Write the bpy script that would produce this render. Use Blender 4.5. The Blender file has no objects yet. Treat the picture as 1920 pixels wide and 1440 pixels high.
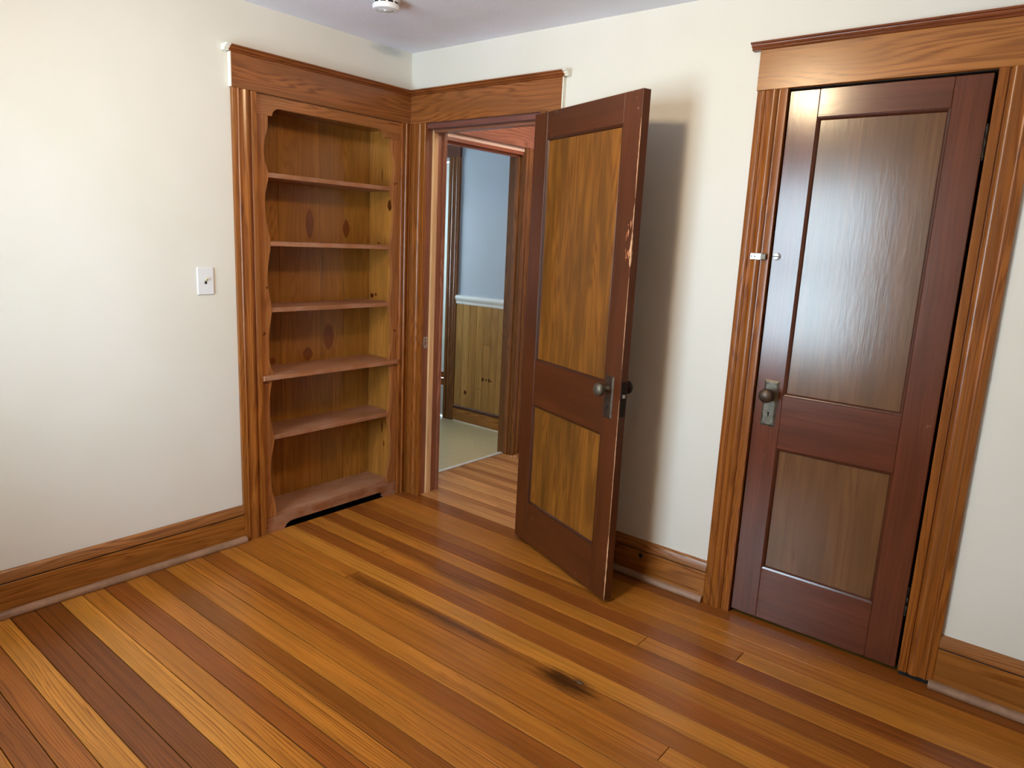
import bpy, bmesh, math, random
from mathutils import Vector, Matrix
random.seed(7)
S = bpy.context.scene
COL = S.collection
def lin(c):
    return tuple((x/255/12.92 if x/255 <= .04045 else ((x/255+.055)/1.055)**2.4) for x in c)

# ------------------------------------------------------------------ camera
cam_d = bpy.data.cameras.new('camera'); cam = bpy.data.objects.new('camera', cam_d); COL.objects.link(cam)
YAW, PITCH, ROLL = 0.678713, -0.197601, 0.047268
cy, sy = math.cos(YAW), math.sin(YAW)
fwd = Vector((-sy*math.cos(PITCH), cy*math.cos(PITCH), math.sin(PITCH)))
rgt = Vector((cy, sy, 0)); upv = rgt.cross(fwd)
c, s = math.cos(ROLL), math.sin(ROLL)
r2 = c*rgt + s*upv; u2 = -s*rgt + c*upv
cam.matrix_world = Matrix(((r2.x, u2.x, -fwd.x, 2.92392), (r2.y, u2.y, -fwd.y, -2.67643), (r2.z, u2.z, -fwd.z, 1.44118), (0, 0, 0, 1)))
cam_d.sensor_width = 36; cam_d.lens = 1327.0/1920*36; cam_d.clip_start = .02; cam_d.clip_end = 60
S.camera = cam

# ------------------------------------------------------------------ sky (overcast daylight through the windows)
W = bpy.data.worlds.new('sky'); S.world = W; W.use_nodes = True
bg = W.node_tree.nodes['Background']
bg.inputs[0].default_value = (.68, .865, 1.0, 1); bg.inputs[1].default_value = 20.5
def portal(loc, rot, sx, sz):
    d = bpy.data.lights.new('window_portal', 'AREA'); d.shape = 'RECTANGLE'; d.size = sx; d.size_y = sz
    d.cycles.is_portal = True
    o = bpy.data.objects.new('window_portal', d); COL.objects.link(o); o.location = loc; o.rotation_euler = rot
RX, RY = 3.18, -3.18          # near walls behind the camera
H = 2.372
W1 = (.42, 1.60, .58, 2.10)   # rear window  x0 x1 z0 z1 in wall y=RY
W3 = (.34, 1.2, .8, 2.1)    # unseen window added to light the bathroom, y0 y1 z0 z1
BX = -2.3                     # bathroom far side
portal(((W1[0]+W1[1])/2, RY-.06, (W1[2]+W1[3])/2), (math.radians(90), 0, 0), W1[1]-W1[0], W1[3]-W1[2])
portal((BX-.06, (W3[0]+W3[1])/2, (W3[2]+W3[3])/2), (math.radians(90), 0, math.radians(-90)), W3[1]-W3[0], W3[3]-W3[2])  # portal of the added bathroom window
LAMP_POWER = 142.0
cy_ = S.cycles
cy_.use_light_tree = False; cy_.max_bounces = 5; cy_.diffuse_bounces = 3; cy_.glossy_bounces = 3; cy_.transmission_bounces = 2; cy_.transparent_max_bounces = 6
cy_.use_adaptive_sampling = True; cy_.adaptive_threshold = .08; cy_.adaptive_min_samples = 16
cy_.caustics_reflective = False; cy_.caustics_refractive = False
vs = S.view_settings
vs.view_transform = 'Standard'; vs.look = 'None'; vs.gamma = 1.0; vs.exposure = 0.12; vs.use_curve_mapping = False

# ------------------------------------------------------------------ node helper
class N:
    def __init__(s, name):
        s.m = bpy.data.materials.new(name); s.m.use_nodes = True; s.t = s.m.node_tree
        s.b = s.t.nodes['Principled BSDF']
    def n(s, typ, ins=None, **kw):
        d = s.t.nodes.new(typ)
        for k, v in kw.items(): setattr(d, k, v)
        for k, v in (ins or {}).items():
            if isinstance(v, bpy.types.NodeSocket): s.t.links.new(v, d.inputs[k])
            else: d.inputs[k].default_value = v
        return d
    def math(s, op, a, b=0.0, c=0.0, clamp=False):
        return s.n('ShaderNodeMath', {0: a, 1: b, 2: c}, operation=op, use_clamp=clamp).outputs[0]
    def vmath(s, op, a, b=(0, 0, 0)):
        d = s.n('ShaderNodeVectorMath', {0: a, 1: b}, operation=op)
        return d.outputs['Value'] if op in ('DOT_PRODUCT', 'LENGTH', 'DISTANCE') else d.outputs[0]
    def noise(s, vec, scale, detail=2.0, rough=.5, dist=0.0):
        return s.n('ShaderNodeTexNoise', {'Vector': vec, 'Scale': scale, 'Detail': detail, 'Roughness': rough, 'Distortion': dist}).outputs[0]
    def mix(s, f, a, b, mode='MIX'):
        d = s.n('ShaderNodeMix', None, data_type='RGBA', blend_type=mode, clamp_factor=True)
        for i, v in ((0, f), (6, a), (7, b)):
            if isinstance(v, bpy.types.NodeSocket): s.t.links.new(v, d.inputs[i])
            else: d.inputs[i].default_value = v if i == 0 else (*v[:3], 1)
        return d.outputs[2]
    def ramp(s, v, lo, hi, a=0.0, b=1.0):
        return s.n('ShaderNodeMapRange', {0: v, 1: lo, 2: hi, 3: a, 4: b}, interpolation_type='SMOOTHSTEP').outputs[0]
    def set(s, **kw):
        for k, v in kw.items():
            k = k.replace('_', ' ')
            if isinstance(v, bpy.types.NodeSocket): s.t.links.new(v, s.b.inputs[k])
            else: s.b.inputs[k].default_value = v if not (isinstance(v, tuple) and len(v) == 3) else (*v, 1)
        return s.m
    def bump(s, h, strength, dist=.001):
        d = s.n('ShaderNodeBump', {'Height': h, 'Strength': strength, 'Distance': dist})
        s.t.links.new(d.outputs[0], s.b.inputs['Normal'])

def grain_coords(g, axis, rnd=True):
    """(along, across) coordinates of a board whose grain runs along the given local axis"""
    tc = g.n('ShaderNodeTexCoord').outputs['Object']
    if rnd:
        r = g.n('ShaderNodeObjectInfo').outputs['Random']
        off = g.n('ShaderNodeCombineXYZ', {0: g.math('MULTIPLY', r, 37.1), 1: g.math('MULTIPLY', r, 23.3), 2: g.math('MULTIPLY', r, 51.7)}).outputs[0]
        tc = g.vmath('ADD', tc, off)
    al = {'x': (1, 0, 0), 'y': (0, 1, 0), 'z': (0, 0, 1)}[axis]
    ac = {'x': (0, 1, .8), 'y': (.8, 0, 1), 'z': (1, .8, 0)}[axis]
    return g.vmath('DOT_PRODUCT', tc, al), g.vmath('DOT_PRODUCT', tc, ac), tc

def wood(name, axis, rings=55.0, warp=3.2, contrast=.55, rough=.32, coat=.0, wear=0.0, knots=False, bump=.25, dark=(.42, .30, .22), along=.9, dust=0.0, ripple=0.0, blotch=.25, stain=None, spec=.5, streak=.45, fibre=.36):
    g = N(name)
    a, t, tc = grain_coords(g, axis)
    base = g.n('ShaderNodeObjectInfo').outputs['Color']
    def vec(ka, kt): return g.n('ShaderNodeCombineXYZ', {0: g.math('MULTIPLY', a, ka), 1: g.math('MULTIPLY', t, kt), 2: 0.0}).outputs[0]
    w = g.noise(vec(along*1.6, 8.8), 1.0, 1.0, .45)
    stk = g.noise(vec(.7, 80.0), 1.0, 2.0, .6)
    fib = g.noise(vec(9.0, 420.0), 1.0, 1.0, .6)
    vm = vec(1.9, 15.0)
    mot = g.noise(vm, 1.0, 2.0, .6)
    ph = g.math('ADD', g.math('MULTIPLY', t, rings), g.math('MULTIPLY_ADD', w, warp*3, g.math('MULTIPLY', stk, 1.8)))
    sn = g.math('SINE', g.math('MULTIPLY', ph, 6.2832))
    ring = g.math('POWER', g.math('MULTIPLY_ADD', sn, .5, .5), 2.2)
    f = g.math('MULTIPLY', g.math('MULTIPLY', ring, contrast), g.ramp(mot, .3, .65, .2, 1.2))
    f = g.math('ADD', f, g.math('MULTIPLY_ADD', fib, fibre, -fibre/2))
    f = g.math('ADD', f, g.math('MULTIPLY_ADD', stk, streak*2, -streak), clamp=True)
    darkc = g.mix(1.0, base, dark, 'MULTIPLY')
    col = g.mix(f, base, darkc)
    bl = g.ramp(mot, .2, .8, 1.0-blotch, 1.0+blotch*.75)
    blc = g.n('ShaderNodeCombineXYZ', {0: bl, 1: bl, 2: bl}).outputs[0]
    col = g.mix(1.0, col, blc, 'MULTIPLY')
    if knots:
        vo = g.n('ShaderNodeTexVoronoi', {'Vector': vec(3.1, 7.0), 'Scale': 1.0, 'Randomness': 1.0})
        pick = g.math('GREATER_THAN', g.n('ShaderNodeSeparateColor', {0: vo.outputs['Color']}).outputs[0], .62)
        k = g.math('MULTIPLY', g.ramp(vo.outputs['Distance'], .10, .055), pick)
        col = g.mix(g.math('MULTIPLY', k, .85), col, lin((74, 34, 12)))
    if stain is not None:
        px, py, lx, ly = stain
        p = g.n('ShaderNodeNewGeometry').outputs['Position']
        sp = g.n('ShaderNodeSeparateXYZ', {0: p})
        sn_ = g.math('MULTIPLY_ADD', g.noise(vec(7.0, 60.0), 1.0, 3.0, .65), 1.5, -.75)
        def spot(cx, cy_, rx, ry):
            dx = g.math('MULTIPLY', g.math('SUBTRACT', sp.outputs[0], cx), 1/rx)
            dy = g.math('MULTIPLY', g.math('SUBTRACT', sp.outputs[1], cy_), 1/ry)
            return g.math('ADD', g.math('SQRT', g.math('ADD', g.math('MULTIPLY', dx, dx), g.math('MULTIPLY', dy, dy))), sn_)
        m = g.math('MAXIMUM', g.math('MULTIPLY', g.ramp(spot(px, py, lx, ly), 1.1, .2), .9), g.math('MULTIPLY', g.ramp(spot(px-.55, py+.004, .60, .022), 1.1, .1), .62))
        m = g.math('MAXIMUM', m, g.math('MULTIPLY', g.ramp(spot(px-.93, py-.012, .30, .03), 1.1, .2), .5))
        m = g.math('MAXIMUM', m, g.math('MULTIPLY', g.ramp(spot(.98, -.600, .24, .03), 1.1, .2), .5))
        col = g.mix(m, col, lin((40, 14, 3)))
    ro = rough
    if wear > 0:
        nw = g.noise(tc, 26.0, 4.0, .75)
        nw2 = g.noise(tc, 4.0, 0.0, .5)
        m = g.math('MULTIPLY', g.ramp(nw, .66, .74), g.ramp(nw2, .45, .65))
        col = g.mix(g.math('MULTIPLY', m, wear), col, lin((196, 160, 124)))
    if dust > 0:
        nd = g.noise(tc, 9.0, 4.0, .7)
        m = g.math('MULTIPLY', g.ramp(nd, .35, .75), dust)
        col = g.mix(m, col, lin((176, 134, 110)))
        ro = g.math('MULTIPLY_ADD', m, .3, rough)
    h = g.math('MULTIPLY_ADD', fib, .5, g.math('MULTIPLY', stk, .6))
    if ripple > 0:
        h = g.math('MULTIPLY_ADD', g.noise(vec(14.0, 55.0), 1.0, 2.0, .62), ripple, h)
    g.bump(h, bump, .0012)
    return g.set(Base_Color=col, Roughness=ro, Coat_Weight=coat, Coat_Roughness=.18, Specular_IOR_Level=spec)

def paint(name, rgb, rough=.55, mott=.03, bump=.12, scale=55.0, blot=None):
    g = N(name)
    tc = g.n('ShaderNodeTexCoord').outputs['Object']
    n1 = g.noise(tc, 2.2, 2.0, .6)
    k = g.ramp(n1, .25, .75, 1-mott, 1+mott)
    kc = g.n('ShaderNodeCombineXYZ', {0: k, 1: k, 2: g.math('MULTIPLY', k, k)}).outputs[0]
    col = g.mix(1.0, lin(rgb), kc, 'MULTIPLY')
    if blot:
        for (bx, by, bz, rx, ry, rz, c, amt) in blot:
            p = g.vmath('SUBTRACT', g.n('ShaderNodeNewGeometry').outputs['Position'], (bx, by, bz))
            p = g.vmath('MULTIPLY', p, (1/rx, 1/ry, 1/rz))
            d = g.math('ADD', g.vmath('LENGTH', p), g.math('MULTIPLY_ADD', g.noise(tc, 14.0, 4.0, .6), .9, -.45))
            col = g.mix(g.math('MULTIPLY', g.ramp(d, 1.0, .35), amt), col, lin(c))
    g.bump(g.math('MULTIPLY_ADD', g.noise(tc, 7.0, 0.0), 2.5, g.noise(tc, scale*4, 1.0, .6)), bump, .0015)
    return g.set(Base_Color=col, Roughness=rough)

def metal(name, rgb, rough=.4, metallic=.9, var=.3):
    g = N(name)
    tc = g.n('ShaderNodeTexCoord').outputs['Object']
    n1 = g.noise(tc, 60.0, 4.0, .65)
    k = g.ramp(n1, .25, .75, 1-var, 1+var)
    kc = g.n('ShaderNodeCombineXYZ', {0: k, 1: k, 2: k}).outputs[0]
    g.bump(n1, .15, .0005)
    return g.set(Base_Color=g.mix(1.0, lin(rgb), kc, 'MULTIPLY'), Metallic=metallic, Roughness=g.ramp(n1, .2, .8, rough-.1, rough+.15))

M = {}
for ax in 'xyz':
    M['trim_'+ax] = wood('varnished_fir_'+ax, ax, rings=46, warp=3.4, contrast=.62, rough=.27, bump=.12, wear=.12, ripple=.35, streak=.3)
    M['floor_'+ax] = wood('floor_fir_'+ax, ax, spec=.32, rings=120, warp=2.6, contrast=.58, rough=.30, bump=.16, blotch=.26, streak=1.05, fibre=.6, dark=(.42, .30, .20), stain=(1.755, -.870, .15, .058) if ax == 'x' else None)
    M['shelf_'+ax] = wood('dusty_shelf_pine_'+ax, ax, rings=30, warp=2.5, contrast=.35, rough=.42, bump=.25, dust=.75)
    M['pine_'+ax] = wood('knotty_pine_'+ax, ax, rings=34, warp=3.2, contrast=.42, rough=.20, bump=.1, knots=False, dark=(.52, .40, .30))
    M['red_'+ax] = wood('dark_red_stain_'+ax, ax, rings=60, warp=1.4, contrast=.25, rough=.36, bump=.2, wear=.5, blotch=.3, ripple=.4)
    M['closet_'+ax] = wood('glossy_red_stain_'+ax, ax, rings=60, warp=1.4, contrast=.2, rough=.19, spec=.6, bump=.11, wear=.25, blotch=.25, ripple=1.3)
M['panel_z'] = wood('door_panel_veneer', 'z', rings=16, warp=2.6, contrast=.6, rough=.42, bump=.22, blotch=.5, wear=.12, dark=(.46, .34, .2))
M['closet_panel_z'] = wood('closet_panel_veneer', 'z', rings=14, warp=1.6, contrast=.3, rough=.2, spec=.62, bump=.075, blotch=.22, wear=.15, ripple=2.2)
M['raw_z'] = wood('raw_pine_strip', 'z', rings=30, warp=1.5, contrast=.25, rough=.7, bump=.2, wear=.3)
M['wall'] = paint('cream_wall_paint', (224, 220, 211), .5, .02, .10, blot=[(0, -.16, 2.35, .2, .13, .028, (176, 186, 182), .45)])
M['ceiling'] = paint('ceiling_paint', (240, 240, 250), .85, .03, .55, 30)
M['white_edge'] = paint('white_edge_paint', (236, 232, 220), .45, .03, .2)
M['white_plastic'] = paint('white_plastic', (226, 226, 230), .3, .0, .0)
M['ivory_plastic'] = paint('ivory_plastic', (226, 216, 184), .35, .0, .0)
M['white_paint'] = paint('white_gloss_paint', (226, 224, 216), .35, .03, .1)
M['blue_wall'] = paint('blue_bathroom_paint', (170, 178, 186), .5, .03, .1)
M['sage'] = paint('pale_sage_paint', (214, 222, 208), .4, .05, .1)
M['hall_wall'] = paint('hall_wall_paint', (222, 196, 180), .6, .03, .1)
M['black'] = paint('black_void', (14, 12, 11), .8, .0, .0)
M['crumb'] = paint('plaster_crumb', (240, 232, 214), .8, .0, .0)
M['bronze'] = metal('aged_bronze', (86, 70, 58), .42, .75)
M['plate'] = metal('aged_brass_plate', (104, 96, 84), .45, .7, .4)
M['dark_iron'] = metal('dark_iron', (46, 40, 34), .4, .8)
M['steel'] = metal('bright_steel', (205, 205, 205), .3, .95, .1)
M['alu'] = metal('aluminium_strip', (228, 228, 225), .42, .35, .1)
def lino():
    g = N('beige_linoleum')
    tc = g.n('ShaderNodeTexCoord').outputs['Object']
    br = g.n('ShaderNodeTexBrick', {'Vector': tc, 'Color1': (*lin((190, 172, 130)), 1), 'Color2': (*lin((186, 168, 128)), 1), 'Mortar': (*lin((176, 158, 118)), 1), 'Scale': 1.0, 'Mortar Size': .003, 'Brick Width': .305, 'Row Height': .305})
    br.offset = 0.0
    n = g.noise(tc, 40, 4, .6)
    return g.set(Base_Color=g.mix(g.ramp(n, .4, .7, 0, .35), br.outputs[0], lin((164, 146, 106))), Roughness=.38)
M['lino'] = lino()
def glass():
    g = N('window_glass')
    out = g.t.nodes['Material Output']
    tr = g.n('ShaderNodeBsdfTransparent', {0: (.97, .98, .98, 1)}).outputs[0]
    gl = g.n('ShaderNodeBsdfGlossy', {'Roughness': .02}).outputs[0]
    fr = g.n('ShaderNodeFresnel', {0: 1.45}).outputs[0]
    g.t.links.new(g.n('ShaderNodeMixShader', {0: fr, 1: tr, 2: gl}).outputs[0], out.inputs[0])
    return g.m
M['glass'] = glass()
def lampglass(name, col, strength):
    g = N(name)
    return g.set(Base_Color=lin((250, 240, 220)), Emission_Color=col, Emission_Strength=strength, Roughness=.3)
M['lamp_glow'] = lampglass('lit_lamp_glass', (1.0, .76, .46), LAMP_POWER)
M['hall_fill_glow'] = lampglass('hall_fill_lamp_glass', (1.0, .84, .70), 46.0)  # glow of the lamp added to light the hall

# colours carried by the objects (varnish tones)
C_CASE = lin((148, 86, 33)); C_HEAD = lin((144, 86, 40)); C_CAP = lin((140, 80, 40))
C_BASE = lin((154, 96, 40)); C_SHOE = lin((142, 108, 84))
C_BACK = lin((150, 94, 38)); C_SIDE = lin((168, 112, 48)); C_FRAME = lin((164, 104, 56)); C_SHELF = lin((158, 102, 66))
C_DOOR = lin((84, 41, 16)); C_PANEL = lin((126, 78, 23))
C_CDOOR = lin((98, 51, 33)); C_CPANEL = lin((108, 73, 43))
C_HTRIM = lin((152, 98, 74)); C_HTRIM2 = lin((130, 82, 40)); C_RAW = lin((222, 178, 128))

# ------------------------------------------------------------------ mesh helpers
def link(name, me, mat, parent=None, color=None):
    o = bpy.data.objects.new(name, me); COL.objects.link(o)
    if mat is not None and not me.materials: me.materials.append(M[mat] if isinstance(mat, str) else mat)
    if parent is not None: o.parent = parent
    if color is not None: o.color = (*color, 1)
    return o
def tag(o, label=None, cat=None, group=None, kind=None):
    if label: o['label'] = label
    if cat: o['category'] = cat
    if group: o['group'] = group
    if kind: o['kind'] = kind
    return o
def thing(name, loc, label, cat, group=None, kind=None, rotz=0.0):
    o = bpy.data.objects.new(name, None); COL.objects.link(o); o.location = loc; o.rotation_euler = (0, 0, rotz)
    o.empty_display_size = .05
    return tag(o, label, cat, group, kind)
def obj(name, bm, mat, parent=None, color=None, smooth=False, origin=None):
    """bm in world coordinates (or in the parent's frame when origin=False); the parent's location is taken off"""
    bmesh.ops.recalc_face_normals(bm, faces=bm.faces)
    me = bpy.data.meshes.new(name)
    if parent is not None and origin is not False:
        L = Vector(parent.location)
        if parent.parent is not None: L = L + Vector(parent.parent.location)
        for v in bm.verts: v.co -= L
    bm.to_mesh(me); bm.free()
    if smooth:
        for p in me.polygons: p.use_smooth = True
    return link(name, me, mat, parent, color)
def autosmooth(o, ang=35):
    me = o.data
    bm = bmesh.new(); bm.from_mesh(me)
    for e in bm.edges:
        e.smooth = len(e.link_faces) == 2 and e.calc_face_angle(0) < math.radians(ang)
    for f in bm.faces: f.smooth = True
    bm.to_mesh(me); bm.free()
    return o
def box(x0, x1, y0, y1, z0, z1, bev=0.0, bm=None, seg=1):
    b = bm or bmesh.new()
    n0 = len(b.verts)
    vs_ = [b.verts.new((x, y, z)) for x in (min(x0, x1), max(x0, x1)) for y in (min(y0, y1), max(y0, y1)) for z in (min(z0, z1), max(z0, z1))]
    fs = [b.faces.new([vs_[i] for i in q]) for q in ((0, 1, 3, 2), (4, 6, 7, 5), (0, 4, 5, 1), (2, 3, 7, 6), (0, 2, 6, 4), (1, 5, 7, 3))]
    if bev > 0:
        es = list({e for f in fs for e in f.edges})
        bmesh.ops.bevel(b, geom=es, offset=bev, segments=seg, affect='EDGES', profile=.5)
    return b
def extrude(profile, place, t0, t1, closed=True, bm=None, cap0=True, cap1=True):
    """profile: (u,v) points; place(u,v,t) -> world point"""
    b = bm or bmesh.new()
    f0 = t0 if callable(t0) else (lambda u, v: t0)
    f1 = t1 if callable(t1) else (lambda u, v: t1)
    A = [b.verts.new(place(u, v, f0(u, v))) for u, v in profile]
    B = [b.verts.new(place(u, v, f1(u, v))) for u, v in profile]
    n = len(profile)
    for i in range(n if closed else n-1):
        j = (i+1) % n
        b.faces.new((A[i], A[j], B[j], B[i]))
    if closed and cap0: b.faces.new(A)
    if closed and cap1: b.faces.new(B[::-1])
    return b
def prism(poly, place, d0, d1, bm=None):
    return extrude(poly, place, d0, d1, bm=bm)
def lathe(profile, place, seg=28, bm=None, sx=1.0, sy=1.0):
    """profile: (r,h); place(x,y,h)"""
    b = bm or bmesh.new(); rows = []
    for r, h in profile:
        if r < 1e-6: rows.append([b.verts.new(place(0, 0, h))])
        else: rows.append([b.verts.new(place(r*sx*math.cos(2*math.pi*k/seg), r*sy*math.sin(2*math.pi*k/seg), h)) for k in range(seg)])
    for A, B in zip(rows, rows[1:]):
        for k in range(seg):
            j = (k+1) % seg
            q = [A[k % len(A)], A[j % len(A)], B[j % len(B)], B[k % len(B)]]
            q2 = []
            for v in q:
                if v not in q2: q2.append(v)
            if len(q2) >= 3:
                try: b.faces.new(q2)
                except ValueError: pass
    return b
def holed(place, u0, u1, v0, v1, holes, d0, d1):
    """a slab in (u,v) with rectangular holes, depth d0..d1; faces only where they are real"""
    us = sorted({u0, u1, *[h[0] for h in holes], *[h[1] for h in holes]}); vv = sorted({v0, v1, *[h[2] for h in holes], *[h[3] for h in holes]})
    us = [u for u in us if u0 <= u <= u1]; vv = [v for v in vv if v0 <= v <= v1]
    def solid(i, j):
        if i < 0 or j < 0 or i >= len(us)-1 or j >= len(vv)-1: return False
        cu, cv = (us[i]+us[i+1])/2, (vv[j]+vv[j+1])/2
        return not any(h[0] < cu < h[1] and h[2] < cv < h[3] for h in holes)
    b = bmesh.new(); cache = {}
    def V(i, j, d):
        k = (i, j, d)
        if k not in cache: cache[k] = b.verts.new(place(us[i], vv[j], d))
        return cache[k]
    for i in range(len(us)-1):
        for j in range(len(vv)-1):
            if not solid(i, j): continue
            b.faces.new((V(i, j, d0), V(i+1, j, d0), V(i+1, j+1, d0), V(i, j+1, d0)))
            b.faces.new((V(i, j, d1), V(i, j+1, d1), V(i+1, j+1, d1), V(i+1, j, d1)))
            for di, dj, a, c_ in ((-1, 0, (i, j), (i, j+1)), (1, 0, (i+1, j), (i+1, j+1)), (0, -1, (i, j), (i+1, j)), (0, 1, (i, j+1), (i+1, j+1))):
                if not solid(i+di, j+dj):
                    b.faces.new((V(*a, d0), V(*c_, d0), V(*c_, d1), V(*a, d1)))
    return b
PX = lambda u, v, d: (u, d, v)      # wall y = const: u=x, v=z, d=y
PY = lambda u, v, d: (d, u, v)      # wall x = const: u=y, v=z, d=x

# ------------------------------------------------------------------ main measures
HB, HM, HT = 2.02, 2.158, 2.182     # head board bottom, its top, cap top
DL, DR = .127, .872                 # open doorway between the casings
CL0, CL1, CR1, CR0 = 1.859, 1.971, 2.595, 2.705
BO, BI, BR = -1.017, -.905, -.076   # bookcase casing outer, inner, right frame edge
WT = .13                            # wall thickness
HY0, HY1 = .16, .985                # hall-side doorway to the bathroom
HX = -.135                          # bathroom side of that wall
BWY = 1.39                          # bathroom far wall

# ------------------------------------------------------------------ walls, ceilings
def struct(name, bm, mat, label, cat, color=None, parent=None):
    o = obj(name, bm, mat, parent, color)
    return tag(o, label, cat, kind='structure')
struct('wall_left', holed(PY, RY-WT, 0.0, -.05, H, [(BI+.01, BR-.012, -1, 2.012)], -.001-.0, -.05), 'wall', 'cream painted plaster wall left of the built-in shelves', 'wall')
struct('wall_right', holed(PX, -.05, RX+WT, -.05, H, [(.1, DR+.02, -1, 2.02), (CL1-.02, CR1+.02, -1, 2.02)], 0.0, WT), 'wall', 'cream painted plaster wall around the open door and the closet door', 'wall')
struct('wall_rear', holed(PX, -.05, RX+WT, -.05, H, [W1], RY-WT, RY), 'wall', 'cream painted wall with the window behind the camera', 'wall')
struct('wall_near', holed(PY, RY, 0, -.05, H, [], RX, RX+WT), 'wall', 'cream painted side wall beside the camera', 'wall')
struct('ceiling', box(-.05, RX+WT, RY-WT, WT, H, H+.08), 'ceiling', 'pale lavender grey plaster ceiling of the room', 'ceiling')

struct('floor_light_seal', box(BX-.2, RX+.2, RY-.2, 1.9, -.2, -.05), 'black', 'black slab added under the whole storey to keep sky light out', 'floor')  # unseen black slab added to stop sky light leaking in from below
struct('wall_bookcase_seal', box(-.26, -.235, BI-.05, WT-.08, -.05, H), 'black', 'black sheet added behind the built-in shelves to keep sky light out', 'wall')  # unseen black backing added to close the recess against sky light
bm = box(-.26, -.05, BI-.07, BI-.05, -.05, H); box(-.26, 0, BI-.05, WT-.08, 2.03, 2.06, 0, bm)
struct('wall_bookcase_side_seal', bm, 'black', 'black side and top added around the bookcase recess to keep sky light out', 'wall')  # unseen side and top pieces added to seal the recess from daylight
# windows behind the camera: frame, sashes, panes
def window(name, plane, wd, face, out, label):
    place = PX if plane == 'x' else PY
    u0, u1, v0, v1 = wd
    w = thing(name, place((u0+u1)/2, v0, face), label, 'window', kind='structure')
    sgn = 1 if out > 0 else -1
    fr = .035
    obj('window_frame', holed(place, u0-.0, u1+.0, v0, v1, [(u0+fr, u1-fr, v0+fr, v1-fr)], face+sgn*.03, face+sgn*.12), 'white_paint', w)
    obj('casing', holed(place, u0-.11, u1+.11, v0-.02, v1+.13, [(u0, u1, v0, v1)], face, face-sgn*.02), 'trim_z', w, C_CASE)
    vm = (v0+v1)/2
    for k, (a, b) in enumerate(((v0+fr, vm+.015), (vm-.015, v1-fr))):
        d = face+sgn*(.05+.035*k)
        sa = obj('sash', holed(place, u0+fr, u1-fr, a, b, [(u0+fr+.045, u1-fr-.045, a+.045, b-.04)], d, d+sgn*.03), 'white_paint', w)
        bm = box(0, 1, 0, 1, 0, 1)
        P0 = place(u0+fr+.04, a+.04, d+sgn*.012); P1 = place(u1-fr-.04, b-.035, d+sgn*.016)
        for v in bm.verts: v.co = Vector([P0[i]+(P1[i]-P0[i])*v.co[i] for i in range(3)])
        obj('pane', bm, 'glass', sa)
    bm = bmesh.new()
    P0 = place(u0-.13, v0-.05, face+sgn*.06); P1 = place(u1+.13, v0-.02, face-sgn*.05)
    box(P0[0], P1[0], P0[1], P1[1], P0[2], P1[2], .004, bm)
    obj('sill', bm, 'trim_'+plane, w, C_CASE)
window('window_1', 'x', W1, RY, -1, 'wood-trimmed sash window in the rear wall behind the camera')

# ------------------------------------------------------------------ floor of the room, plank by plank
floor = tag(obj('floor', box(-.02, RX, RY, .012, -.045, -.022), 'black', None), 'varnished narrow-plank fir floor of the room', 'floor', kind='structure')
seams = [.012, -.093, -.175, -.262, -.340, -.420, -.502, -.586, -.668, -.752, -.834, -.914, -.990, -1.076, -1.159, -1.240, -1.319, -1.402, -1.479, -1.563, -1.644, -1.723, -1.803, -1.887, -1.966, -2.046, -2.125, -2.202]
while seams[-1] > RY: seams.append(seams[-1]-.081)
TD, TM, TL = (104, 56, 20), (168, 102, 36), (220, 156, 66)
def tone(t, red=0.0):
    a, b, k = (TD, TM, t*2) if t < .5 else (TM, TL, t*2-1)
    c_ = [a[i]+(b[i]-a[i])*k for i in range(3)]
    c_ = [c_[0]+10*red, c_[1]-14*red, c_[2]+8*red]
    return lin([max(0, min(255, x)) for x in c_])
rows = {1: [(None, .28)], 2: [(None, .56)], 3: [(None, .6)], 4: [(2.135, .42), (None, .68)], 5: [(None, .26)], 6: [(1.822, .62), (None, .58)],
        7: [(None, .28)], 8: [(.549, .62), (None, .55)], 9: [(None, .32)], 10: [(None, .7)], 11: [(.635, .52), (None, .36)], 12: [(2.166, .52), (None, .68)], 13: [(None, .46)],
        14: [(None, .60)], 15: [(None, .30)], 16: [(None, .52)], 17: [(None, .58)], 18: [(None, .26)], 19: [(None, .58)], 20: [(None, .3)], 21: [(None, .6)], 22: [(None, .76)],
        23: [(None, .14)], 24: [(None, .16)], 25: [(None, .74)], 26: [(None, .42)], 27: [(None, .3)], 28: [(None, .62)]}
red = {5: .2, 9: .15, 20: .2, 23: .05, 24: .1, 26: .1, 27: .1, 15: .1, 7: .1, 1: .1}
def plank_mesh(x0, x1, y0, y1, zt=0.0, th=.02, ch=.0007, gap=.0013):
    b = bmesh.new()
    y0, y1 = min(y0, y1)+gap, max(y0, y1)-gap; x0 += gap; x1 -= gap
    lo = [b.verts.new(p) for p in ((x0, y0, zt-th), (x1, y0, zt-th), (x1, y1, zt-th), (x0, y1, zt-th))]
    mi = [b.verts.new(p) for p in ((x0, y0, zt-ch), (x1, y0, zt-ch), (x1, y1, zt-ch), (x0, y1, zt-ch))]
    hi = [b.verts.new(p) for p in ((x0+ch, y0+ch, zt), (x1-ch, y0+ch, zt), (x1-ch, y1-ch, zt), (x0+ch, y1-ch, zt))]
    for A, B in ((lo, mi), (mi, hi)):
        for i in range(4): b.faces.new((A[i], A[(i+1) % 4], B[(i+1) % 4], B[i]))
    b.faces.new(hi); b.faces.new(lo[::-1])
    return b
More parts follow.
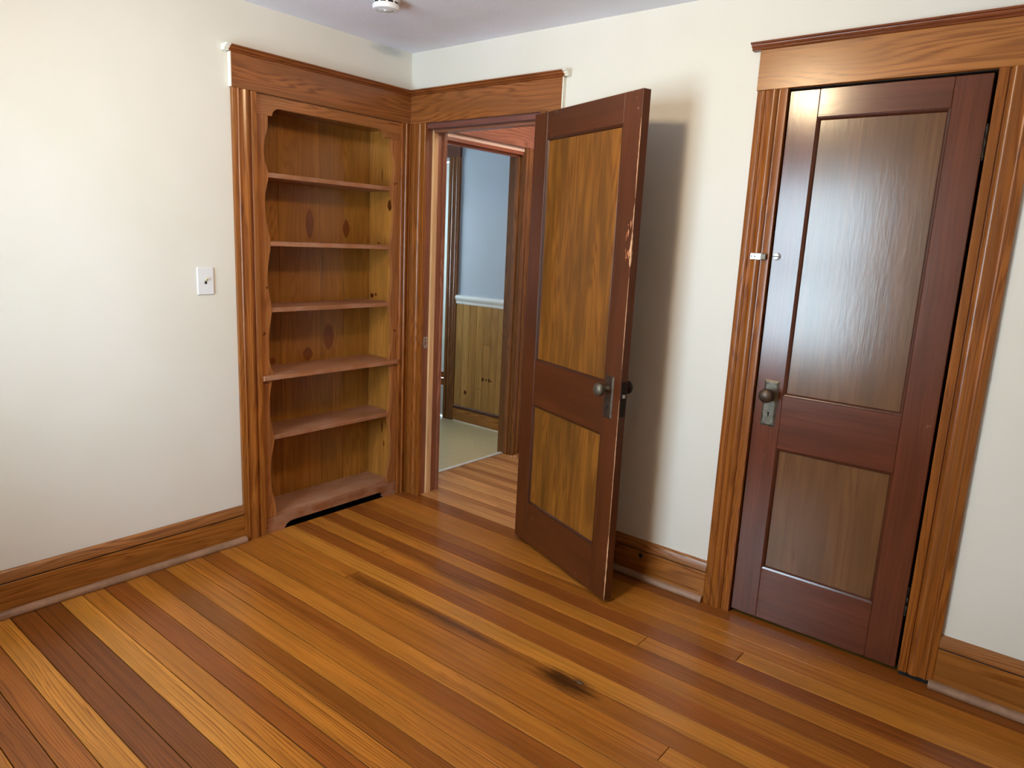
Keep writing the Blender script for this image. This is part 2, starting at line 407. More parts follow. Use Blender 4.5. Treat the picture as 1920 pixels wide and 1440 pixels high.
for k in range(len(seams)-1):
    y1, y0 = seams[k], max(seams[k+1], RY)
    if y1 - y0 < .01: continue
    segs = rows.get(k+1) or [(random.uniform(.8, 2.4), random.uniform(.2, .7)), (None, random.uniform(.2, .7))]
    xa, xend = .004, RX
    for xb, t in segs:
        xb = xend if xb is None else xb
        zt = random.uniform(-.0006, .0002)
        obj('plank', plank_mesh(xa, xb, y0, y1, zt), 'floor_x', floor, tone(t, red.get(k+1, 0)))
        xa = xb

# hall floor: narrower, paler boards
fh = tag(obj('floor_hall', box(-.085, 1.3, .012, 1.6, -.045, -.022), 'black', None), 'paler narrow wooden strip floor of the hall beyond the open door', 'floor', kind='structure')
hs = [.013, .07, .122, .176, .233, .292, .357, .42]
while hs[-1] < 1.5: hs.append(hs[-1]+.0595)
ht = [.62, .58, .40, .6, .55, .66, .58, .45, .62, .38, .6, .5]
for k in range(len(hs)-1):
    t = ht[k % len(ht)]
    cc = lin([(150, 92, 52)[i]+((206, 148, 92)[i]-(150, 92, 52)[i])*min(1, max(0, (t-.3)/.36)) for i in range(3)])
    xa = DL-.02 if k < 2 else -.082
    xb = DR+.02 if k < 2 else 1.3
    j = random.uniform(.5, 1.1) if k > 2 else xb
    obj('plank', plank_mesh(xa, min(j, xb), hs[k], hs[k+1], 0, .02, .0006, .0008), 'floor_x', fh, cc)
    if j < xb: obj('plank', plank_mesh(j, xb, hs[k], hs[k+1], 0, .02, .0006, .0008), 'floor_x', fh, cc)

# ------------------------------------------------------------------ trim builders
# casing section: (distance from the inner edge, height off the wall)
CAS = [(0, 0), (0, .0165), (.0015, .018), (.025, .018), (.027, .0165), (.0285, .0115), (.032, .0115), (.0345, .0165), (.038, .0205), (.043, .0232), (.049, .0236), (.055, .0215), (.060, .0182), (.066, .0160), (.078, .0150), (.080, .0185), (.084, .0198), (.087, .0185), (.0885, .0160), (.107, .0160), (.109, .0145), (.109, 0)]
def casing(name, parent, plane, u_in, dirn, base, outn, z0, z1, color, width=.109, mat='trim_z'):
    place = PX if plane == 'x' else PY
    k = width/.109
    prof = [(u_in+dirn*a*k, base+outn*h) for a, h in CAS]
    b = bmesh.new()
    A = [b.verts.new(place(u, z0, d)) for u, d in prof]; B = [b.verts.new(place(u, z1, d)) for u, d in prof]
    n = len(prof)
    for i in range(n): b.faces.new((A[i], A[(i+1) % n], B[(i+1) % n], B[i]))
    b.faces.new(A); b.faces.new(B[::-1])
    return autosmooth(obj(name, b, mat, parent, color), 40)
CAPP = [(0, 0), (.021, 0), (.0255, .0008), (.027, .003), (.0255, .0055), (.0235, .0062), (.0235, .0075), (.029, .0085), (.033, .011), (.0355, .0148), (.036, .0168), (.041, .0172), (.0455, .0185), (.047, .0212), (.0455, .0238), (.043, .0248), (0, .0248)]
def cap(name, parent, plane, u0, u1, base, outn, z, color, m0=0.0, m1=0.0, mat=None):
    """cap moulding; m0 / m1 = +1 mitre outwards into the corner at that end"""
    place = PX if plane == 'x' else PY
    b = bmesh.new()
    A = [b.verts.new(place(u0+m0*a, z+h, base+outn*a)) for a, h in CAPP]; B = [b.verts.new(place(u1+m1*a, z+h, base+outn*a)) for a, h in CAPP]
    n = len(CAPP)
    for i in range(n): b.faces.new((A[i], A[(i+1) % n], B[(i+1) % n], B[i]))
    b.faces.new(A); b.faces.new(B[::-1])
    return autosmooth(obj(name, b, mat or 'trim_'+plane, parent, color), 40)
def board(name, parent, plane, u0, u1, z0, z1, base, outn, th, color, mat=None, bev=.0015):
    place = PX if plane == 'x' else PY
    P0, P1 = place(u0, z0, base), place(u1, z1, base+outn*th)
    return obj(name, box(P0[0], P1[0], P0[1], P1[1], P0[2], P1[2], bev), mat or 'trim_'+plane, parent, color)

# trim around the bookcase
t1 = thing('trim_1', (0, (BO+BR)/2, 0), 'varnished fir casing and head board framing the built-in shelves', 'door trim', kind='structure')
casing('casing_leg', t1, 'y', BI, -1, 0, 1, 0, HB, C_CASE, BI-BO)
casing('casing_leg', t1, 'y', BR, 1, 0, 1, 0, HB, C_CASE, -BR-.001)
board('head_board', t1, 'y', BO-.003, 0, HB, HM, 0, 1, .021, C_HEAD)
cap('cap_molding', t1, 'y', BO-.0145, 0, 0, 1, HM, C_CAP, 0, -1)
cap('painted_cap_end', t1, 'y', BO-.034, BO-.0145, 0, 1, HM, None, 0, 0, 'white_edge')
obj('painted_head_end', box(0, .0205, BO-.008, BO-.003, HB+.002, HM, .001), 'white_edge', t1)

# trim of the open doorway: casings, head, jambs and stops
t2 = thing('trim_2', ((DL+DR)/2, 0, 0), 'varnished fir frame of the open doorway beside the shelves', 'door trim', kind='structure')
casing('casing_leg', t2, 'x', DL, -1, 0, -1, 0, HB, C_CASE, DL-.019)
casing('casing_leg', t2, 'x', DR, 1, 0, -1, 0, HB, C_CASE, .109)
board('head_board', t2, 'x', 0.0, DR+.112, HB, HM, 0, -1, .021, C_HEAD)
cap('cap_molding', t2, 'x', 0, DR+.125, 0, -1, HM, C_CAP, 1, 0)
cap('painted_cap_end', t2, 'x', DR+.125, DR+.145, 0, -1, HM, None, 0, 0, 'white_edge')
obj('painted_head_end', box(DR+.112, DR+.118, -.0205, 0, HB+.002, HM, .001), 'white_edge', t2)
JT = .028
obj('jamb', box(DL-.012-JT, DL-.012, -.001, .152, 0, 2.012, .001), 'red_z', t2, C_HTRIM)
obj('jamb', box(DR+.012, DR+.012+JT, -.001, .152, 0, 2.012, .001), 'red_z', t2, C_HTRIM)
obj('head_jamb', box(DL-.012, DR+.012, -.001, .152, 1.995, 2.0195, .001), 'red_x', t2, lin((120, 74, 66)))
st = obj('door_stop', box(DL-.012, DL+.001, .046, .066, 0, 1.995, .001), 'raw_z', t2, C_RAW)
tag(st, 'bare pale wood door stop')
st = obj('door_stop', box(DL-.012, DL-.001, .066, .083, 0, 1.995, .001), 'raw_z', t2, lin((228, 186, 140)))
tag(st, 'bare pale wood door stop')
obj('door_stop', box(DR+.001, DR+.012, .046, .083, 0, 1.995, .001), 'red_z', t2, C_HTRIM)
obj('head_stop', box(DL, DR, .046, .083, 1.982, 1.995, .001), 'red_x', t2, C_HTRIM)
sp = obj('strike_plate', holed(PY, .012, .041, .845, .908, [(.021, .033, .862, .882), (.021, .033, .888, .900)], DL-.012, DL-.0095), 'steel', t2)
tag(sp, 'bright steel strike plate')
# hall face of the same doorway
casing('casing_leg', t2, 'x', DL, -1, WT, 1, 0, HB, C_HTRIM)
casing('casing_leg', t2, 'x', DR, 1, WT, 1, 0, HB, C_HTRIM)
board('head_board', t2, 'x', DL-.11, DR+.11, HB, HM, WT, 1, .021, C_HTRIM)

# trim of the closet
t3 = thing('trim_3', ((CL1+CR1)/2, 0, 0), 'varnished fir casing and head board around the closed closet door', 'door trim', kind='structure')
casing('casing_leg', t3, 'x', CL1, -1, 0, -1, 0, HB, C_CASE, CL1-CL0)
casing('casing_leg', t3, 'x', CR1, 1, 0, -1, .019, HB, C_CASE, CR0-CR1)
board('head_board', t3, 'x', CL0-.002, CR0+.004, HB, HM, 0, -1, .021, lin((164, 104, 48)))
cap('cap_molding', t3, 'x', CL0-.032, CR0+.034, 0, -1, HM, lin((134, 74, 44)))
obj('jamb', box(CL1-.03, CL1-.002, .0, WT+.02, 0, 2.018, .001), 'trim_z', t3, C_CASE)
obj('jamb', box(CR1-.002+.004, CR1+.03, .0, WT+.02, 0, 2.018, .001), 'trim_z', t3, C_CASE)
obj('head_jamb', box(CL1-.002, CR1+.002, .0, WT+.02, 2.019, 2.035, .001), 'trim_x', t3, lin((96, 84, 80)))
lk = obj('latch_keeper', box(1.903, 1.962, -.0275, -.0245, 1.420, 1.443, .0012), 'steel', t3)
tag(lk, 'small pale metal latch plate screwed to the casing')
bm = bmesh.new(); box(1.944, 1.963, -.033, -.0275, 1.421, 1.442, .0015, bm)
lip = obj('keeper_lip', bm, 'plate', lk)
for xx in (1.909, 1.921):
    obj('keeper_screw', lathe([(0, .0), (.0032, .0), (.0026, .0012), (0, .0016)], lambda x, y, h, xx=xx: (xx+x, -.0275-h, 1.4315+y), 10), 'dark_iron', lk)
obj('casing_gap_shade', box(CR1+.002, CR0-.002, -.006, .002, 0.0, .0195), 'black', t3)  # black block put in as the shade under the raised casing
# closet enclosure: unseen black box added to keep outside light out
bm = box(CL1-.05, CR1+.05, WT+.30, WT+.34, -.05, 2.2)
box(CL1-.09, CL1-.05, WT, WT+.34, -.05, 2.2, 0, bm); box(CR1+.05, CR1+.09, WT, WT+.34, -.05, 2.2, 0, bm); box(CL1-.05, CR1+.05, WT, WT+.30, 2.16, 2.2, 0, bm)
struct('wall_closet_seal', bm, 'black', 'black box added behind the closed closet door to keep light out', 'wall')
obj('closet_sill', box(CL1-.0, CR1, .0, WT+.30, -.02, -.0005), 'floor_x', t3, lin((126, 96, 44)))

# ------------------------------------------------------------------ baseboards
def baseboard(name, plane, u0, u1, outn, zb, label, shoe_u=None, color=C_BASE, off=0.0):
    place = (lambda u, v, d: (u, off+d, v)) if plane == 'x' else (lambda u, v, d: (off+d, u, v))
    o = thing(name, place((u0+u1)/2, 0, 0), label, 'baseboard', kind='structure')
    zc = zb-.043
    board('base_board', o, plane, u0, u1, 0.0, zc-.006, off, outn, .016, color)
    prof = [(0, zc), (.0185, zc), (.0195, zc+.004), (.0185, zc+.010), (.016, zc+.020), (.0135, zc+.030), (.0105, zc+.038), (.006, zc+.0425), (0, zc+.043)]
    b = extrude(prof, lambda a, z, t: place(t, z, outn*a), u0, u1)
    autosmooth(obj('base_cap', b, 'trim_'+plane, o, lin((150, 96, 50))), 50)
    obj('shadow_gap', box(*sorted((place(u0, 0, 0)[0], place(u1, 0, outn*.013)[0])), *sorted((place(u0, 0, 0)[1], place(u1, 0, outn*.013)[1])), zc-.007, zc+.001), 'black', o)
    a0, a1 = shoe_u or (u0, u1)
    prof = [(.016, .001), (.034, .001), (.036, .004), (.0355, .012), (.032, .020), (.026, .025), (.018, .027), (.016, .027)]
    b = extrude(prof, lambda a, z, t: place(t, z, outn*a), a0, a1)
    autosmooth(obj('shoe_molding', b, 'shelf_'+plane, o, C_SHOE), 50)
    return o
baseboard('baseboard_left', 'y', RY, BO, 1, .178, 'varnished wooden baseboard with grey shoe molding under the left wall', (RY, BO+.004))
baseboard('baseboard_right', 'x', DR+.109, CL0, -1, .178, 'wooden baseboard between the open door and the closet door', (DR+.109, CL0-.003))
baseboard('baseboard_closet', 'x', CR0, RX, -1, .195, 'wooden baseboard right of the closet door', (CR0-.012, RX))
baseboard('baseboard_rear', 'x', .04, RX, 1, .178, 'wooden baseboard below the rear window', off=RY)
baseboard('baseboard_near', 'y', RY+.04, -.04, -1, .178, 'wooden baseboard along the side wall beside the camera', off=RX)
b_ = bpy.data.objects['baseboard_right']
kn = obj('knot', lathe([(.010, 0), (.010, .0015), (.007, .003), (0, .0005)], lambda x, y, h: (1.555+x, -.016-h, .108+y*1.1), 14), 'dark_iron', b_)

# ------------------------------------------------------------------ built-in bookcase
bc = thing('built_in_bookcase', (-.1, (BI+BR)/2, 0), 'tall built-in varnished pine bookcase with empty shelves and scalloped stiles', 'bookcase')
XB = -.215; YL, YR = BI+.022, -.098
FX0, FX1 = -.016, .004
# back boards, side panels, top and bottom
yy = [YL, -.66, -.42, -.27, YR]
for k in range(4):
    obj('back_board', box(XB-.012, XB, yy[k]+.0006, yy[k+1]-.0006, .05, 2.0, .0008), 'pine_z', bc, lin([(158, 102, 40), (164, 108, 42), (156, 102, 40), (160, 108, 44)][k]))
obj('side_panel', box(XB, FX0, YL-.018, YL, 0, 2.0), 'pine_z', bc, C_SIDE)
obj('side_panel', box(XB, FX0, YR, YR+.018, 0, 2.0), 'pine_z', bc, C_SIDE)
obj('top_panel', box(XB, FX0, YL, YR, 1.985, 2.0), 'pine_y', bc, C_BACK)
# shelves
def shelf(z, y0, y1, x1, th=.02, nose=False):
    hw = th/2
    if nose: prof = [(XB, -hw), (x1-.01, -hw), (x1-.003, -hw+.003), (x1, 0), (x1-.003, hw-.003), (x1-.01, hw), (XB, hw)]
    else: prof = [(XB, -hw), (x1-.0015, -hw), (x1, -hw+.0015), (x1, hw-.0015), (x1-.0015, hw), (XB, hw)]
    o = obj('shelf', extrude(prof, lambda x, h, t: (x, t, z+h), y0, y1), 'shelf_y', bc, C_SHELF)
    return o
SH = [1.684, 1.3835, 1.082, .768, .472]
for k, z in enumerate(SH):
    if k == 3: continue
    shelf(z, YL, YR, FX1-.002, .021)
# fourth shelf: nosing runs out over the stiles
b = bmesh.new()
pts = [(XB, YL), (FX0, YL), (FX0, BI+.002), (.018, BI+.002), (.022, BI+.006), (.022, BR-.008), (.018, BR-.003), (FX0, BR-.003), (FX0, YR), (XB, YR)]
prism(pts, lambda x, y, t: (x, y, t), SH[3]-.011, SH[3]+.011, b)
autosmooth(obj('shelf', b, 'shelf_y', bc, lin((166, 108, 70))), 30)
obj('bottom_shelf', box(XB, FX0+.001, YL, YR, .062, .082, .001), 'shelf_y', bc, lin((168, 116, 82)))
# scalloped stiles of the face frame (measured outline), left one and its mirror
prof_l = [(.046, .074), (.050, .10), (.047, .135), (.040, .168), (.029, .205), (.0265, .247), (.0255, .31), (.0285, .365), (.036, .405), (.0465, .450), (.0475, .474), (.044, .490), (.036, .520), (.0305, .560), (.0275, .61), (.0275, .66), (.030, .695), (.036, .725), (.0465, .752),
          (.0478, .768), (.046, .790), (.038, .812), (.0305, .845), (.029, .89), (.030, .95), (.035, 1.0), (.043, 1.045), (.0478, 1.082), (.043, 1.12), (.035, 1.16), (.0295, 1.21), (.031, 1.27), (.037, 1.312), (.0455, 1.350), (.0475, 1.385), (.0455, 1.408), (.037, 1.440), (.029, 1.485), (.0245, 1.54), (.0255, 1.59), (.031, 1.622), (.040, 1.655), (.044, 1.684),
          (.041, 1.705), (.032, 1.728), (.0255, 1.755), (.023, 1.785), (.0255, 1.815), (.033, 1.85), (.042, 1.872), (.0455, 1.895), (.047, 1.934)]
def refine(pl):
    out = []
    for i in range(len(pl)-1):
        p0 = pl[max(i-1, 0)]; p1 = pl[i]; p2 = pl[i+1]; p3 = pl[min(i+2, len(pl)-1)]
        for q in range(3):
            t = q/3
            w = .5*(2*p1[0]+(p2[0]-p0[0])*t+(2*p0[0]-5*p1[0]+4*p2[0]-p3[0])*t*t+(3*p1[0]-p0[0]-3*p2[0]+p3[0])*t**3)
            out.append((w, p1[1]+(p2[1]-p1[1])*t))
    return out+[pl[-1]]
PR = refine(prof_l)
def strip_solid(outer, inner, zs, x0, x1, name, mat, parent, color):
    """a plate whose two long edges are given per height; quads front, back and along the edges"""
    b = bmesh.new(); rowsv = []
    for yo, yi, z in zip(outer, inner, zs):
        rowsv.append([b.verts.new((x0, yo, z)), b.verts.new((x1, yo, z)), b.verts.new((x1, yi, z)), b.verts.new((x0, yi, z))])
    for A, B in zip(rowsv, rowsv[1:]):
        for i in range(4): b.faces.new((A[i], A[(i+1) % 4], B[(i+1) % 4], B[i]))
    b.faces.new(rowsv[0]); b.faces.new(rowsv[-1][::-1])
    return autosmooth(obj(name, b, mat, parent, color), 30)
zs = [z for _, z in PR]
strip_solid([BI+.001]*len(PR), [BI+.0125+w for w, _ in PR], zs, FX0, FX1, 'scalloped_stile', 'trim_z', bc, C_FRAME)
strip_solid([BR-.001]*len(PR), [BR-.0125-w for w, _ in PR], zs, FX0, FX1, 'scalloped_stile', 'trim_z', bc, C_FRAME)
# top rail with rounded lower corners
def arc_corner(y_end, sgn):
    return [(y_end, 1.9345), (y_end+sgn*.003, 1.948), (y_end+sgn*.010, 1.958), (y_end+sgn*.020, 1.966), (y_end+sgn*.034, 1.970)]
pts = [(BI+.001, 2.0185), (BI+.001, 1.9345)] + arc_corner(BI+.079, 1) + arc_corner(BR-.104, -1)[::-1] + [(BR-.001, 1.9345), (BR-.001, 2.0185)]
obj('top_rail', prism(pts, lambda y, z, t: (t, y, z), FX0+.001, FX1+.001), 'trim_y', bc, C_FRAME)
# bottom apron with cut-out
pts = [(BI+.001, .0), (-.803, .0), (-.797, .010), (-.788, .022), (-.772, .030), (-.75, .033), (-.20, .033), (-.186, .030), (-.172, .018), (-.168, .0), (BR-.001, 0), (BR-.001, .072), (BI+.001, .072)]
obj('apron', prism(pts, lambda y, z, t: (t, y, z), FX0, .010), 'shelf_y', bc, lin((150, 94, 58)))
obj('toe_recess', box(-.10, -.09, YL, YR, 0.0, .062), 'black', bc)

# boat-shaped plywood patches on the back boards, knots in the side boards
def lens(name, cy0, cz0, cz1, w, place, d0, d1, mat, color, parent):
    n = 12; pts = []
    for k in range(n+1):
        t = k/n; pts.append((cy0+w/2*math.sin(math.pi*t)**.8 if 0 < k < n else cy0, cz0+(cz1-cz0)*t))
    for k in range(n-1, 0, -1):
        t = k/n; pts.append((cy0-w/2*math.sin(math.pi*t)**.8, cz0+(cz1-cz0)*t))
    return obj(name, prism(pts, place, d0, d1), mat, parent, color)
PB = lambda y, z, t: (t, y, z)
for cy0, za, zb_, w in ((-.4815, 1.409, 1.563, .048), (-.2546, 1.42, 1.52, .044), (-.3705, .824, .971, .070), (-.502, .779, .855, .06), (-.7095, .779, .819, .036)):
    o = lens('veneer_patch', cy0, za, zb_, w, PB, XB-.001, XB+.0006, 'pine_z', lin((126, 68, 26)), bc)
    tag(o, 'darker boat-shaped veneer patch')
PS = lambda x_, z, t: (x_, t, z)
for cx0, za, zb_, w in ((-.047, 1.572, 1.634, .036), (-.187, 1.10, 1.128, .030), (-.155, 1.112, 1.132, .016), (-.135, 1.398, 1.408, .022), (-.092, .34, .42, .010), (-.074, .265, .30, .008), (-.11, 1.72, 1.80, .007)):
    lens('knot', cx0, za, zb_, w, PS, YR+.001, YR-.0007, 'pine_z', lin((88, 42, 14)), bc)
for cy0, zc_, w in ((-.888, .972, .008), (-.882, .978, .006), (-.868, 1.186, .007), (-.0985, .938, .012), (-.112, 1.71, .010), (-.10, 1.715, .007)):
    lens('knot', cy0, zc_-.006, zc_+.006, w, PB, FX1-.001, FX1+.0006, 'pine_z', lin((84, 36, 14)), bc)

# ------------------------------------------------------------------ panel doors
def escutcheon(parent, u, z0, z1, face, outn, mat='plate'):
    """bevelled plate on a door face (door frame: x along, y depth)"""
    w = .0275; zc = (z0+z1)/2; hz = (z1-z0)/2
    b = bmesh.new()
    lv = []
    for k, d in ((1, 0), (1, .0015), (.72, .0055)):
        hw = w if k == 1 else w-.008; hh = hz if k == 1 else hz-.008
        lv.append([b.verts.new((u+sx_*hw, face+outn*d, zc+sz_*hh)) for sx_, sz_ in ((-1, -1), (1, -1), (1, 1), (-1, 1))])
    for A, B in zip(lv, lv[1:]):
        for i in range(4): b.faces.new((A[i], A[(i+1) % 4], B[(i+1) % 4], B[i]))
    b.faces.new(lv[-1]); b.faces.new(lv[0][::-1])
    e = obj('escutcheon', b, mat, parent, origin=False)
    f = face+outn*.0057
    kb = bmesh.new()
    lathe([(0, 0), (.0042, 0), (.0042, .0006), (0, .0006)], lambda x, y, h: (u+x, f+outn*h, zc-.038+y), 12, kb)
    box(u-.0018, u+.0018, min(f, f+outn*.0006), max(f, f+outn*.0006), zc-.052, zc-.038, 0, kb)
    obj('keyhole', kb, 'black', e, origin=False)
    for sx_, sz_ in ((-1, -1), (1, -1), (1, 1), (-1, 1)):
        obj('plate_screw', lathe([(0, 0), (.0026, 0), (.0022, .0008), (0, .0011)], lambda x, y, h: (u+sx_*(w-.0125)+x, f-outn*.0002+outn*h, zc+sz_*(hz-.0125)+y), 8), 'dark_iron', e, origin=False)
    return e
def knob(parent, u, z, face, outn, mat='bronze'):
    prof = [(0, .0), (.013, 0), (.013, .008), (.010, .011), (.0085, .020), (.0095, .026), (.017, .031), (.0245, .038), (.0275, .046), (.0265, .054), (.021, .060), (.011, .0635), (0, .0645)]
    return autosmooth(obj('knob', lathe(prof, lambda x, y, h: (u+x, face+outn*(.005+h), z+y), 28), mat, parent, origin=False), 60)
def panel_door(root, w, z0, z1, th, stile, tr, lr0, lr1, brail, cs, cp, ms, mp, face_names=True, sink=.0095):
    """door frame: x from 0..w, y from 0 (seen face) to th (other face)"""
    P = {}
    b = .0018
    P['stile_a'] = obj('stile', box(0, stile, 0, th, z0, z1, b), ms+'_z', root, cs, origin=False)
    P['stile_b'] = obj('stile', box(w-stile, w, 0, th, z0, z1, b), ms+'_z', root, cs, origin=False)
    for nm, a, c_ in (('top_rail', tr, z1), ('lock_rail', lr0, lr1), ('bottom_rail', z0, brail)):
        P[nm] = obj(nm, box(stile+.0004, w-stile-.0004, .0006, th-.0006, a, c_, .0014), ms+'_x', root, cs, origin=False)
    for pa, pb in ((brail, lr0), (lr1, tr)):
        obj('panel', box(stile-.004, w-stile+.004, sink, th-sink, pa-.004, pb+.004), mp, root, cp, origin=False)
        # sticking: sloped bead all round, on both faces
        for fy, sg in ((0.0005, 1), (th-.0005, -1)):
            bm = bmesh.new()
            sec = [(0, 0.0), (.003, .001), (.0065, .0025), (.009, .006), (.0115, sink-.0002), (0, sink-.0002)]
            loops = []
            for a, d in sec:
                loops.append([bm.verts.new((x, fy+sg*d, z)) for x, z in ((stile+a, pa+a), (w-stile-a, pa+a), (w-stile-a, pb-a), (stile+a, pb-a))])
            for A, B in zip(loops, loops[1:]+loops[:1]):
                for i in range(4): bm.faces.new((A[i], A[(i+1) % 4], B[(i+1) % 4], B[i]))
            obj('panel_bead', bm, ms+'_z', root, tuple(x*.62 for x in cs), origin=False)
    return P
# open door: hinged on the right jamb, swung out along the wall
ANG = math.radians(-21.2)
d1 = thing('door_1', (.8708, -.0546, 0), 'dark red-brown two-panel wooden door standing open into the room', 'door', kind='structure', rotz=ANG)
DW = .745; TH = .036
# local frame: x = along the door, y = thickness (away from the viewer), seen face at y=0
P1 = panel_door(d1, DW, .012, 2.002, TH, .105, 1.892, .700, .908, .212, C_DOOR, C_PANEL, 'red', 'panel_z')
escutcheon(d1, .678, .772, .944, 0.0, -1, 'bronze')
knob(d1, .678, .892, 0.0, -1, 'plate')
escutcheon(d1, .678, .772, .944, TH, 1, 'bronze')
knob(d1, .678, .892, TH, 1, 'dark_iron')
obj('latch_plate', box(DW, DW+.0015, .006, .030, .79, .93, .0005), 'dark_iron', d1, origin=False)
lb = obj('latch_bolt', box(DW, DW+.006, .012, .024, .866, .880, .001), 'steel', d1, origin=False); tag(lb, 'shiny steel latch bolt')
# bare splintered wood along the worn closing edge
def worn(z0, z1, w, name='worn_edge', seed=1):
    rnd = random.Random(seed); b = bmesh.new(); pr = []
    n = max(6, int((z1-z0)/.012))
    for k in range(n+1):
        z = z0+(z1-z0)*k/n
        e = math.sin(math.pi*k/n)**.5 if 0 < k < n else .15
        a = w*e*rnd.uniform(.35, 1.0); d = w*.8*e*rnd.uniform(.3, 1.0)
        pr.append([b.verts.new((DW-a, -.0005, z)), b.verts.new((DW+.0004, -.0006, z)), b.verts.new((DW+.0005, d, z))])
    for A, B in zip(pr, pr[1:]):
        b.faces.new((A[0], A[1], B[1], B[0])); b.faces.new((A[1], A[2], B[2], B[1]))
    return obj(name, b, 'raw_z', d1, lin((214, 168, 130)), origin=False)
worn(.013, .30, .0055, seed=2); worn(.30, .86, .003, seed=3); worn(.98, 1.33, .0028, seed=4); worn(1.37, 1.50, .010, seed=5); worn(1.62, 1.9, .004, seed=6); worn(1.50, 1.60, .004, seed=9)
# gouges where an old lock was torn off
rg = random.Random(5)
for k in range(11):
    uu = DW-.006-rg.random()*.030; zz = 1.385+rg.random()*.15; hh = rg.uniform(.004, .020); ww = rg.uniform(.0012, .004)
    b = bmesh.new()
    pr = [(uu-ww, zz), (uu, zz-hh), (uu+ww*1.2, zz+.002), (uu+.0005, zz+hh*.9)]
    prism(pr, lambda x, z, t: (x, t, z), -.0006, .0004, b)
    obj('gouge', b, 'raw_z', d1, lin((188, 124, 84)), origin=False)
for zz in (.22, 1.78):   # hinges
    b = lathe([(0, -.05), (.004, -.05), (.0045, -.047), (.0055, -.045), (.0055, .045), (.0045, .047), (.004, .05), (0, .05)], lambda x, y, h: (-.006+x, TH+.004+y, zz+h), 14)
    obj('hinge', b, 'dark_iron', d1, origin=False)

# closet door, closed
d2 = thing('door_2', (1.9745, .0, 0), 'glossy reddish-brown two-panel closet door, closed', 'door', kind='structure')
CW = 2.5835-1.9745
P2 = panel_door(d2, CW, .013, 2.012, .036, .102, 1.919, .716, .920, .223, C_CDOOR, C_CPANEL, 'closet', 'closet_panel_z', sink=.0105)
escutcheon(d2, 2.0325-1.9745, .796, .974, 0.0, -1, 'plate')
knob(d2, 2.0325-1.9745, .921, 0.0, -1, 'bronze')
for zz in (1.809, .274):
    b = lathe([(0, -.055), (.003, -.0545), (.0045, -.0515), (.003, -.048), (.0058, -.047), (.0058, -.017), (.0052, -.0165), (.0052, -.0155), (.0058, -.015), (.0058, .015), (.0052, .0155), (.0052, .0165), (.0058, .017), (.0058, .047), (.003, .048), (.0045, .0515), (.003, .0545), (0, .055)], lambda x, y, h: (CW+.0055+x, -.0055+y, zz+h), 16)
    autosmooth(obj('hinge', b, 'dark_iron', d2, origin=False), 50)
lc = obj('latch_button', lathe([(0, 0), (.0125, 0), (.0132, .003), (.012, .008), (.009, .010), (0, .0105)], lambda x, y, h: (1.9930-1.9745+x, -h, 1.4345+y*1.05), 20), 'white_plastic', d2, origin=False); tag(lc, 'small white latch button')
obj('button_slot', box(1.9930-1.9745-.0128, 1.9930-1.9745+.0128, -.0113, -.0102, 1.4333, 1.4357), 'black', lc, origin=False)

# ------------------------------------------------------------------ light switch and smoke detector
sw = thing('light_switch', (0, -1.156, 1.219), 'white toggle light switch plate on the left wall', 'light switch')
b = bmesh.new(); lv = []
for hw, hh, d in ((.0365, .058, 0), (.0365, .058, .0015), (.0335, .055, .0055)):
    lv.append([b.verts.new((d, -1.156+sx_*hw, 1.219+sz_*hh)) for sx_, sz_ in ((-1, -1), (1, -1), (1, 1), (-1, 1))])
for A, B in zip(lv, lv[1:]):
    for i in range(4): b.faces.new((A[i], A[(i+1) % 4], B[(i+1) % 4], B[i]))
b.faces.new(lv[-1]); b.faces.new(lv[0][::-1])
obj('plate', b, 'white_plastic', sw)
obj('slot', box(.0053, .0058, -1.1612, -1.1508, 1.207, 1.231), 'black', sw)
b = bmesh.new()
pr = [(.004, 1.2165), (.004, 1.2285), (.0175, 1.2335), (.0185, 1.2305), (.0175, 1.2285)]
extrude(pr, lambda x, z, t: (x, t, z), -1.1603, -1.1517, bm=b)
obj('toggle', b, 'ivory_plastic', sw)
for dz in (-.030, .030):
    obj('screw', lathe([(0, 0), (.003, 0), (.0025, .001), (0, .0014)], lambda x, y, h: (.0055+h, -1.156+x, 1.219+dz+y), 10), 'white_plastic', sw)

DX, DY = .545, -.645
sd = thing('smoke_detector', (DX, DY, H), 'round white smoke detector on the ceiling near the corner', 'smoke detector')
PD = lambda x, y, h: (DX+x, DY+y, H-h)
autosmooth(obj('base', lathe([(0, 0), (.058, 0), (.058, .008), (.055, .010), (0, .010)], PD, 40), 'white_plastic', sd), 40)
sbody = autosmooth(obj('body', lathe([(0, .010), (.050, .010), (.050, .0135), (.0485, .0145), (.0485, .0225), (.052, .0235), (.0535, .027), (.0535, .036), (.050, .042), (.043, .0445), (.036, .0447), (.035, .043), (.033, .0445), (0, .0460)], PD, 48), 'white_plastic', sd), 35)
for k in range(10):
    a0 = 2*math.pi*k/10+.08; a1 = a0+.45
    b = bmesh.new(); r0, r1 = .0480, .0492
    ring = []
    for q in range(6):
        a = a0+(a1-a0)*q/5
        ring.append([b.verts.new(PD(r*math.cos(a), r*math.sin(a), h)) for r, h in ((r1, .0155), (r1, .0222), (r0, .0222), (r0, .0155))])
    for A, B in zip(ring, ring[1:]):
        for i in range(4): b.faces.new((A[i], A[(i+1) % 4], B[(i+1) % 4], B[i]))
    b.faces.new(ring[0]); b.faces.new(ring[-1][::-1])
    obj('vent_slot', b, 'black', sbody)
obj('test_button', lathe([(.006, .0455), (.006, .0475), (.004, .048), (0, .048)], lambda x, y, h: (DX+x+.004, DY-.006+y, H-h), 16), 'white_plastic', sbody)

